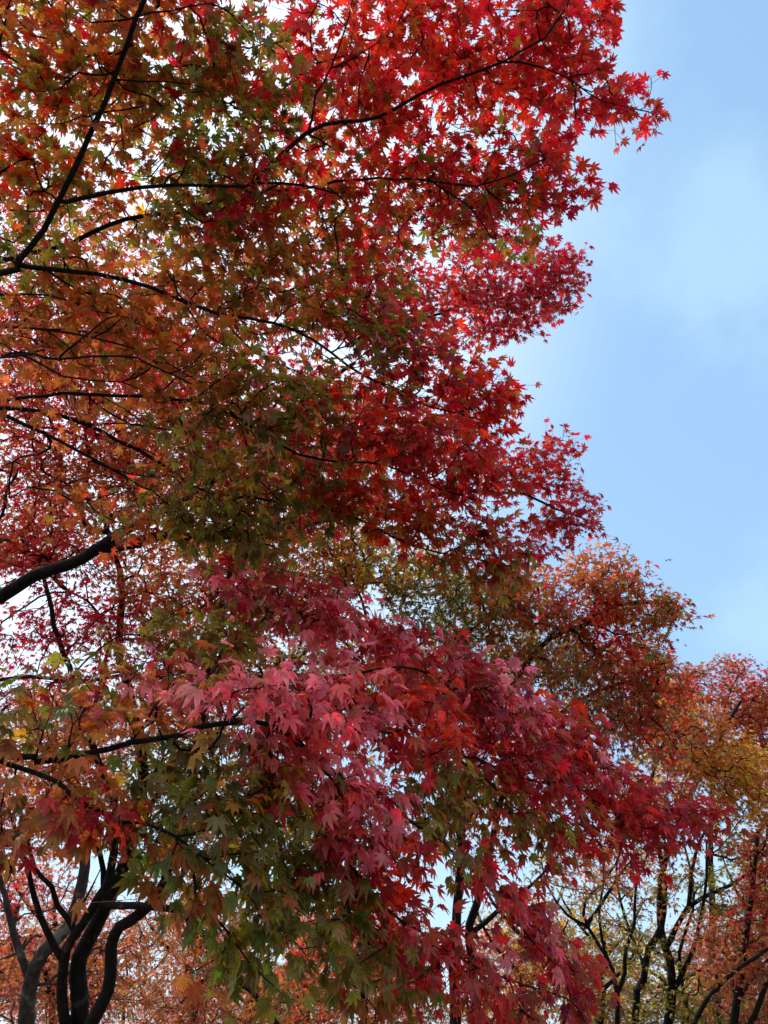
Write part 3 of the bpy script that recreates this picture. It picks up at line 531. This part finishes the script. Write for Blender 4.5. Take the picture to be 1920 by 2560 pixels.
def foot(px, d, py=2560):
    p = at(px, py, d); return W_(p[0], p[1], -.05)
def up(pts, d): return [at(x, y, q if q else d) for x, y, q in pts]
def s_(pts): return [at(*p) for p in pts]

# left multi-stem maple
b = foot(210, 6.6)
tree('maple_tree', b, 'dark multi stemmed maple at lower left with red and rust crown behind the near boughs', [
  ([b, at(197, 2620, 6.6), at(197, 2560, 6.6), at(191, 2429, 6.6), at(220, 2354, 6.65), at(266, 2262, 6.7), at(330, 2100, 6.8), at(360, 1900, 7), at(300, 1650, 7), at(300, 1462, 7), at(260, 1300, 7.2)], .11, .02, False),
  ([b + W_(-.1, .05, 0), at(170, 2620, 6.5), at(165, 2560, 6.5), at(156, 2487, 6.5), at(168, 2372, 6.5), at(203, 2314, 6.5), at(249, 2244, 6.5), at(272, 2198, 6.5), at(290, 2050, 6.4), at(230, 1850, 6.3), at(150, 1600, 6.3), at(100, 1400, 6.4)], .066, .016, False),
  ([b + W_(.12, 0, 0), at(222, 2620, 6.4), at(231, 2560, 6.4), at(272, 2476, 6.4), at(278, 2372, 6.4), at(301, 2314, 6.4), at(347, 2285, 6.4), at(394, 2244, 6.4), at(430, 2150, 6.4), at(480, 1950, 6.4), at(520, 1700, 6.5), at(560, 1500, 6.6), at(600, 1300, 6.8)], .08, .016, False),
  ([at(185, 2325, 6.5), at(145, 2267, 6.5), at(133, 2215, 6.45), at(87, 2170, 6.4), at(60, 2050, 6.3)], .03, .012, True),
  ([at(160, 2400, 6.5), at(116, 2331, 6.5), at(87, 2256, 6.45), at(70, 2180, 6.4), at(20, 2050, 6.3)], .036, .014, True),
  ([at(249, 2252, 6.5), at(347, 2267, 6.3), at(457, 2285, 6.2), at(475, 2302, 6.2), at(556, 2377, 6.1), at(579, 2441, 6.0), at(631, 2476, 6.0), at(694, 2557, 6.0), at(760, 2640, 6.0)], .034, .018, True),
  ([at(266, 2262, 6.7), at(262, 2210, 6.7), at(248, 2130, 6.7), at(200, 2000, 6.8), at(120, 1850, 7)], .03, .012, True),
  ([at(330, 2100, 6.8), at(420, 1950, 7), at(600, 1780, 7.2), at(800, 1600, 7.4)], .03, .01, True),
  ([at(255, 1680, 7), at(278, 1595, 7), at(220, 1500, 7), at(130, 1480, 7), at(0, 1560, 6.8)], .016, .008, True),
 ], [
  (120, 1080, 240, 130, 0, 7.0, .8, 1.30, P(crimson=2, red=3, scarlet=1.2, rust=1), .4), (480, 1130, 220, 170, 0, 7.0, .8, 2.17, P(rust=2, orange=2, red=2, scarlet=1), .4), (100, 1380, 180, 100, 0, 6.6, .8, 1.45, P(crimson=2, red=3, rust=1), .4),
  (60, 1320, 160, 110, 0, 7.4, .8, 1.45, P(crimson=2, red=3, rust=2), .4), (430, 1420, 180, 110, 0, 6.9, .8, 1.74, P(rust=2, red=2, orange=1.5), .4), (120, 1560, 160, 70, 0, 6.6, .7, .8, P(red=3, crimson=3), .4), (300, 1560, 160, 110, 0, 7.0, .8, 1.23, P(red=3, crimson=2, rust=1), .4),
  (520, 1600, 170, 140, 0, 6.8, .8, 2.03, P(rust=2, orange=2, olive=1.4, red=1), .4), (720, 1420, 200, 160, 0, 7.2, .8, 2.03, P(rust=2, olive=2, orange=2, red=1), .4), (800, 1100, 200, 200, 0, 7.2, .8, 1.45, redx := P(red=3, scarlet=2, orange=1.5), .4), (60, 1720, 140, 80, 0, 6.5, .7, .9, P(red=3, crimson=2), .4),
  (300, 1800, 300, 100, 0, 7.0, .8, 1.30, P(red=2, rust=2, orange=1), .4), (100, 2000, 180, 120, 0, 6.6, .8, 1.45, P(red=2, rust=2, orange=1), .4), (450, 2000, 250, 150, 0, 7.0, .8, 1.30, P(orange=2, rust=2, olive=1), .4), (350, 900, 300, 120, 0, 7.4, .8, 1.30, redx, .4), (150, 700, 250, 200, 0, 7.5, .8, 0.87, redx, .4),
  (620, 1750, 240, 150, 0, 7.4, .8, 1.2, P(tan=2, rust=2, orange=1, olive=1), .4), (880, 1700, 220, 150, 0, 7.6, .8, 1.2, P(tan=2, rust=2, orange=1, olive=1), .4), (750, 2000, 260, 130, 0, 7.6, .8, 1.0, P(orange=2, rust=2, tan=1, olive=1), .4), (60, 900, 150, 150, 0, 7.2, .8, 1.0, P(red=3, crimson=2, rust=1), .4), (60, 1200, 120, 60, 0, 6.8, .8, 1.2, P(red=3, crimson=2, rust=1), .4), (250, 1200, 160, 100, 0, 6.9, .8, 1.6, P(rust=3, crimson=2, orange=1.5), .4),
 ], .052, 12, M_BARK_BG, 'maples behind the near tree')

# pale grey trunk further left
b = foot(50, 8.2)
tree('maple_tree', b, 'pale grey trunked maple at the far lower left behind the dark stems', [
  ([b, at(60, 2620, 8.2), at(64, 2560, 8.2), at(75, 2470, 8.2), at(116, 2377, 8.2), at(174, 2314, 8.3), at(208, 2209, 8.4), at(215, 2090, 8.5), at(180, 1900, 8.7), at(220, 1700, 9)], .125, .03, False),
  ([at(75, 2455, 8.2), at(52, 2389, 8.2), at(23, 2285, 8.2), at(12, 2244, 8.2), at(-20, 2100, 8.2)], .05, .02, True),
 ], [(60, 2230, 150, 90, 0, 9, 1, .9, P(red=.8, salmon=3, orange=1.4), .4), (120, 1900, 200, 200, 0, 9, 1, 1.0, P(red=.8, salmon=3, rust=1.4), .4), (0, 2420, 120, 100, 0, 9, 1, 1.0, P(orange=2, salmon=3, rust=1), .4), (380, 2380, 130, 110, 0, 9, 1, .9, P(orange=2, salmon=3, rust=1), .4), (-200, 2000, 200, 300, 0, 8.6, 1, .8, P(red=.8, salmon=3, rust=1.4), .4)], .056, 14, M_BARK_GREY, 'maples behind the near tree', step=.16)

# orange olive maple, middle right
b = foot(1150, 6.9)
tree('maple_tree', b, 'orange and olive maple behind the red boughs at middle right', [
  ([b, at(1142, 2620, 6.9), at(1139, 2343, 6.9), at(1145, 2273, 6.9), at(1150, 2100, 6.9), at(1180, 1900, 6.8), at(1290, 1700, 6.6), at(1370, 1600, 6.5), at(1460, 1560, 6.4), at(1540, 1510, 6.4), at(1680, 1510, 6.4)], .075, .012, False),
  ([b + W_(.12, .06, 0), at(1190, 2500, 7), at(1172, 2343, 7), at(1185, 2280, 7), at(1230, 2100, 7), at(1300, 1880, 7), at(1450, 1750, 6.9), at(1600, 1690, 6.8)], .07, .012, False),
  ([at(1175, 2335, 7), at(1215, 2300, 7), at(1300, 2240, 7.1), at(1380, 2150, 7.2)], .03, .01, True),
  ([at(1150, 2100, 6.9), at(1110, 1850, 6.8), at(1130, 1640, 6.6), at(1200, 1560, 6.5), at(1240, 1520, 6.4)], .035, .01, True),
  ([at(1150, 2050, 6.9), at(1000, 1800, 7), at(900, 1500, 7), at(850, 1400, 7)], .03, .01, True),
 ], [
  (960, 1420, 190, 90, 0, 6.8, .7, 1.9, P(olive=3, amber=1.5, orange=2.6, rust=1), .5), (1150, 1510, 190, 90, 0, 6.5, .7, 2.2, P(tan=2, green=1.2, olive=2.5, orange=2.6, rust=2), .6), (1360, 1490, 180, 80, 5, 6.4, .6, 2.2, P(tan=2, green=0.6, olive=2, orange=2.6, rust=1.2, red=1), .6), (1500, 1420, 100, 60, 10, 6.4, .5, 2.0, P(orange=2.6, salmon=1.5, red=1, scarlet=1, rust=1), .5), (1590, 1500, 120, 65, 20, 6.4, .5, 2.0, P(tan=1.5, rust=3, red=1.5, olive=1.4, orange=1), .6), (1690, 1520, 60, 35, 15, 6.4, .3, 1.5, P(tan=2.2, olive=0.8, rust=1.2, red=2, crimson=1), .6),
  (1560, 1600, 130, 80, 20, 6.5, .5, 1.9, P(tan=2.2, olive=2.8, rust=1.2, red=1.4), .6), (1320, 1620, 200, 90, 10, 6.6, .6, 2.0, P(tan=2.2, olive=2.4, rust=1.2, orange=2.6), .6), (1480, 1720, 180, 90, 20, 6.8, .6, 1.9, P(tan=2.2, olive=2.4, rust=1.2, orange=2.6, red=0.8), .6), (1620, 1700, 130, 80, 25, 6.8, .6, 1.8, P(tan=2.2, olive=0.8, rust=1.2, scarlet=1.5, orange=1.5), .6), (1580, 1830, 140, 80, 20, 6.9, .6, 1.7, P(tan=2.2, olive=0.8, rust=1.2, red=1.4, orange=1.4), .6), (1100, 1680, 220, 80, 0, 6.8, .6, 1.4, P(tan=2.2, olive=2.2, rust=1.2, orange=2.6), .6), (1250, 1850, 250, 120, 10, 7.0, .6, 1.2, P(scarlet=2, orange=2.6, olive=1), .6),
  (1150, 2050, 230, 100, 0, 7.2, .6, .45, P(orange=2.6, rust=1.2, red=1), .5), (1430, 2180, 120, 70, 0, 7.2, .5, .45, P(tan=2.2, olive=1.8, rust=1.2, orange=1), .5), (880, 1300, 120, 80, 0, 7, .6, 1.4, P(olive=3, amber=1, orange=1.4), .5),
 ], .052, 12, M_BARK_BG, 'maples behind the near tree')

# yellow amber tree at right
b = foot(1670, 11.5)
tree('maple_tree', b, 'tall amber and orange tree at right with several slender dark stems', [
  ([b, at(1672, 2640, 11.5), at(1677, 2516, 11.5), at(1672, 2400, 11.5), at(1655, 2331, 11.5), at(1650, 2220, 11.5), at(1700, 2050, 11.5), at(1770, 1900, 11.5), at(1850, 1750, 11.5)], .10, .02, False),
  ([b + W_(-.4, .1, 0), at(1585, 2540, 11.4), at(1608, 2447, 11.4), at(1620, 2371, 11.4), at(1655, 2314, 11.4), at(1660, 2200, 11.3), at(1620, 2000, 11.2), at(1660, 1850, 11)], .08, .02, False),
  ([at(1672, 2360, 11.5), at(1718, 2273, 11.5), at(1793, 2227, 11.5), at(1863, 2186, 11.5), at(1940, 2100, 11.5)], .045, .016, True),
  ([at(1720, 2270, 11.5), at(1740, 2130, 11.5), at(1800, 2000, 11.5)], .04, .014, True),
  ([at(1612, 2420, 11.4), at(1560, 2290, 11.6), at(1540, 2180, 11.6), at(1560, 2050, 11.6)], .03, .012, True),
  ([at(1680, 2480, 11.5), at(1730, 2380, 11.3), at(1760, 2240, 11.2), at(1765, 2100, 11.2)], .045, .014, True),
  ([b + W_(.25, .2, 0), at(1715, 2520, 11.8), at(1700, 2380, 11.8), at(1735, 2240, 11.9), at(1700, 2080, 11.9)], .05, .015, False),
 ], [
  (1760, 1880, 150, 75, 5, 11.2, 1.2, 2.6, P(amber=6, orange=2.4, olive=1), .5), (1880, 1960, 110, 80, 5, 11.2, 1.2, 2.2, P(amber=5, orange=2.4, olive=1), .5), (1690, 1790, 120, 70, 0, 11.2, 1.2, 2.0, P(orange=3, amber=2, rust=1.4), .5), (1850, 2100, 90, 60, 20, 11, 1, 1.6, P(amber=5, olive=2, orange=1), .5), (1690, 1960, 150, 80, 0, 11.4, 1, 1.2, P(amber=2, orange=2, rust=1), .5),
  (1720, 2230, 150, 100, 0, 11.5, 1, .35, P(olive=2, amber=2, rust=1), .5), (1560, 2330, 110, 90, 0, 11.5, 1, .55, P(amber=2, olive=2, orange=1.4), .5), (1870, 2270, 90, 90, 0, 11.4, 1, 1.1, P(olive=3, green=1, amber=1.4), .5), (1620, 2180, 130, 90, 0, 11.6, 1, .45, P(rust=2, orange=2, amber=1), .5), (1780, 2500, 110, 60, 0, 11, 1, 1.1, P(olive=3, amber=1), .5), (1640, 2520, 80, 60, 0, 11.4, 1, .8, P(olive=3, amber=1), .5), (1480, 2230, 110, 70, 0, 11.7, 1, .4, P(rust=2, orange=2, amber=1), .5),
 ], .068, 14, M_BARK_BG, 'trees further back', step=.22, tip=.004, kink=.03)

# slender stems left of the amber tree
b = foot(1545, 10.4)
tree('maple_tree', b, 'nearly bare slender dark stems forking in front of the bright gap at lower right', [
  ([b, at(1550, 2640, 10.4), at(1544, 2540, 10.4), at(1539, 2458, 10.4), at(1515, 2389, 10.4), at(1470, 2320, 10.4), at(1462, 2255, 10.4), at(1500, 2215, 10.4), at(1540, 2160, 10.4), at(1570, 2060, 10.4)], .055, .012, False),
  ([at(1541, 2480, 10.4), at(1562, 2430, 10.4), at(1568, 2371, 10.4), at(1585, 2308, 10.4), at(1592, 2200, 10.4), at(1640, 2080, 10.5)], .036, .010, True),
  ([at(1470, 2310, 10.4), at(1515, 2244, 10.3), at(1548, 2190, 10.3), at(1600, 2120, 10.3)], .036, .010, True),
  ([at(1515, 2389, 10.4), at(1500, 2300, 10.5), at(1510, 2180, 10.6), at(1495, 2080, 10.6)], .026, .010, True),
  ([at(1470, 2318, 10.4), at(1420, 2290, 10.4), at(1370, 2220, 10.4), at(1350, 2140, 10.4)], .024, .008, True),
 ], [(1450, 2150, 130, 60, 0, 10.4, .8, .5, P(rust=2, amber=1, red=1), .5), (1570, 2130, 120, 60, 0, 10.4, .8, .5, P(rust=2, amber=2, tan=1), .5), (1500, 2300, 90, 60, 0, 10.4, .8, .3, P(amber=2, olive=2, rust=1), .5), (1590, 2010, 120, 70, 0, 10.4, .8, .8, P(rust=2, amber=2, tan=1), .5)], .062, 10, M_BARK_BG, 'trees further back', step=.2, tip=.0035)

# right edge orange red tree
b = foot(1860, 9.6)
tree('maple_tree', b, 'rust red maple with dark spreading limbs at the lower right edge', [
  ([b, at(1835, 2640, 9.6), at(1834, 2550, 9.6), at(1851, 2458, 9.6), at(1863, 2342, 9.6), at(1880, 2230, 9.6), at(1900, 2080, 9.6)], .09, .02, False),
  ([b + W_(.2, 0, 0), at(1880, 2600, 9.5), at(1886, 2540, 9.5), at(1920, 2458, 9.5), at(1960, 2350, 9.5)], .07, .02, False),
  ([at(1842, 2500, 9.6), at(1900, 2420, 9.8), at(1960, 2360, 9.9)], .03, .014, True),
  ([b + W_(-.35, -.1, 0), at(1735, 2640, 9.5), at(1755, 2515, 9.4), at(1795, 2466, 9.3), at(1850, 2418, 9.2), at(1930, 2365, 9.2), at(1990, 2300, 9.2)], .045, .018, False),
 ], [(1810, 2370, 100, 60, 0, 9.8, .8, 1.6, P(rust=2, salmon=2, orange=2, tan=1), .5), (1870, 2450, 100, 110, 0, 10.2, .8, 1.8, P(rust=2, salmon=2, orange=2, tan=1), .5), (1900, 2300, 70, 70, 0, 9.6, .7, 1.2, P(rust=2, crimson=1, orange=1), .5), (2000, 2200, 120, 200, 0, 9.6, .8, 1.2, P(rust=2, salmon=2, orange=1), .5), (1900, 2180, 60, 60, 0, 9.6, .7, 1.0, P(crimson=2, red=1, rust=1), .5)], .062, 14, M_BARK_BG, 'trees further back', step=.2, tip=.0035)

# sparse red topped tree behind
b = foot(1800, 15)
tree('maple_tree', b, 'thinning red and orange tree top against the sky at the right edge', [
  ([b, at(1790, 2500, 15), at(1780, 2200, 15), at(1782, 1908, 15), at(1799, 1822, 15), at(1816, 1758, 15), at(1840, 1700, 15), at(1846, 1670, 15)], .13, .006, False),
  ([at(1785, 1950, 15), at(1720, 1850, 15), at(1670, 1740, 15), at(1665, 1715, 15)], .04, .006, True), ([at(1795, 1840, 15), at(1850, 1790, 15), at(1900, 1720, 15), at(1915, 1690, 15)], .04, .006, True), ([at(1785, 1900, 15), at(1730, 1800, 15), at(1712, 1710, 15)], .03, .006, True),
 ], [(1800, 1740, 130, 80, 0, 15, 1.2, 1.4, P(rust=2, red=2, orange=1.6), .5), (1890, 1760, 80, 80, 0, 15, 1.2, 1.3, P(rust=2, red=1, orange=2), .5), (1700, 1720, 70, 60, 0, 15, 1, 1.3, P(rust=2, red=2, orange=1), .5), (1900, 1850, 90, 80, 0, 15, 1.2, 1.3, P(rust=2, red=2, orange=1), .5), (1990, 1900, 120, 250, 0, 15, 1.4, 1.2, P(rust=2, red=2, orange=1), .5), (1820, 1660, 70, 25, 0, 15, .7, .9, P(rust=2, orange=2, red=1), .5)], .075, 14, M_BARK_BG, 'trees further back', step=.3, tip=.0045, cap_r=.02)

# far trees along the park
def far_tree(px, d, top, hw, pal, label, lay=.75):
    global rng
    rng = np.random.default_rng(int(abs(px) * 7 + d * 31))
    b = foot(px, d)
    mid = (2560 + top) / 2
    H = 2600 - top
    st = [([b, at(px, 2640, d), at(px + 10, 2480, d), at(px - 15, (mid + 2480) / 2, d), at(px + 20, mid, d), at(px + 10, top + 40, d)], .1, .02, False)]
    for k in range(4):
        y0 = 2480 - k * H * .12; sx = (-1) ** k
        st.append(([at(px, y0, d), at(px + sx * hw * .35, y0 - H * .2, d + rng.uniform(-.4, .4)), at(px + sx * hw * .6, y0 - H * .45, d + rng.uniform(-.8, .8))], .05, .014, True))
    pads = []
    for k in range(7):
        fx = rng.uniform(-.75, .75); fy = rng.uniform(0.08, .95)
        pads.append((px + fx * hw, top + H * fy, hw * .5, H * .2, rng.uniform(-20, 20), d + rng.uniform(-.6, .6), 1.0, lay, pal, .4))
    tree('maple_tree', b, label, st, pads, .075, 14, M_BARK_BG, 'trees further back', step=.35, tip=.004)
far_tree(120, 13, 2150, 220, P(salmon=4, tan=.6, red=.5, orange=1.4), 'distant scarlet maple showing between the dark stems at lower left')
far_tree(480, 14, 2200, 230, P(orange=2, salmon=3.2, olive=1), 'distant bright orange maple at the bottom left of centre')
far_tree(760, 15, 2230, 200, P(orange=1.4, rust=1.6, olive=2.2, tan=1), 'distant rust and olive maple with thin trunk at bottom centre')
far_tree(905, 12, 2200, 180, P(orange=2, scarlet=2, rust=1), 'distant slim dark trunk with orange leaves behind the hanging crimson bough')
far_tree(1300, 14, 2200, 200, P(rust=2, amber=2, red=1), 'distant amber and rust maple between the two hanging red boughs', .45)
far_tree(1500, 16, 2280, 180, P(amber=2, olive=2, rust=1), 'distant yellow olive maple left of the slender right stems', .55)
far_tree(1900, 17, 2150, 170, P(rust=3, salmon=2, red=0.6), 'distant rust red maple behind the right edge tree')

for k, (x_, d_, t_, pal_, lab_) in enumerate([
  (-60, 21, 2300, P(salmon=2, orange=2, rust=1), 'far off salmon maple behind the pale grey trunk at the left edge'),
  (300, 23, 2330, P(orange=3, salmon=1, amber=1), 'far off orange maple seen between the dark left stems at the bottom edge'),
  (620, 22, 2350, P(salmon=2, rust=2, orange=1), 'far off salmon and rust maple low at bottom left of centre'),
  (1020, 24, 2340, P(rust=2, olive=2, orange=1), 'far off olive brown maple behind the slim trunk at bottom centre'),
  (1400, 23, 2330, P(orange=2, amber=2, rust=1), 'far off amber maple below the lowest crimson tip'),
  (1660, 22, 2350, P(olive=2, tan=2, amber=1), 'far off olive tan tree behind the slender right stems'),
  (1850, 25, 2330, P(salmon=2, rust=2), 'far off brick red maple low at the bottom right corner')]):
    far_tree(x_, d_, t_, 240, pal_, lab_, 1.0)
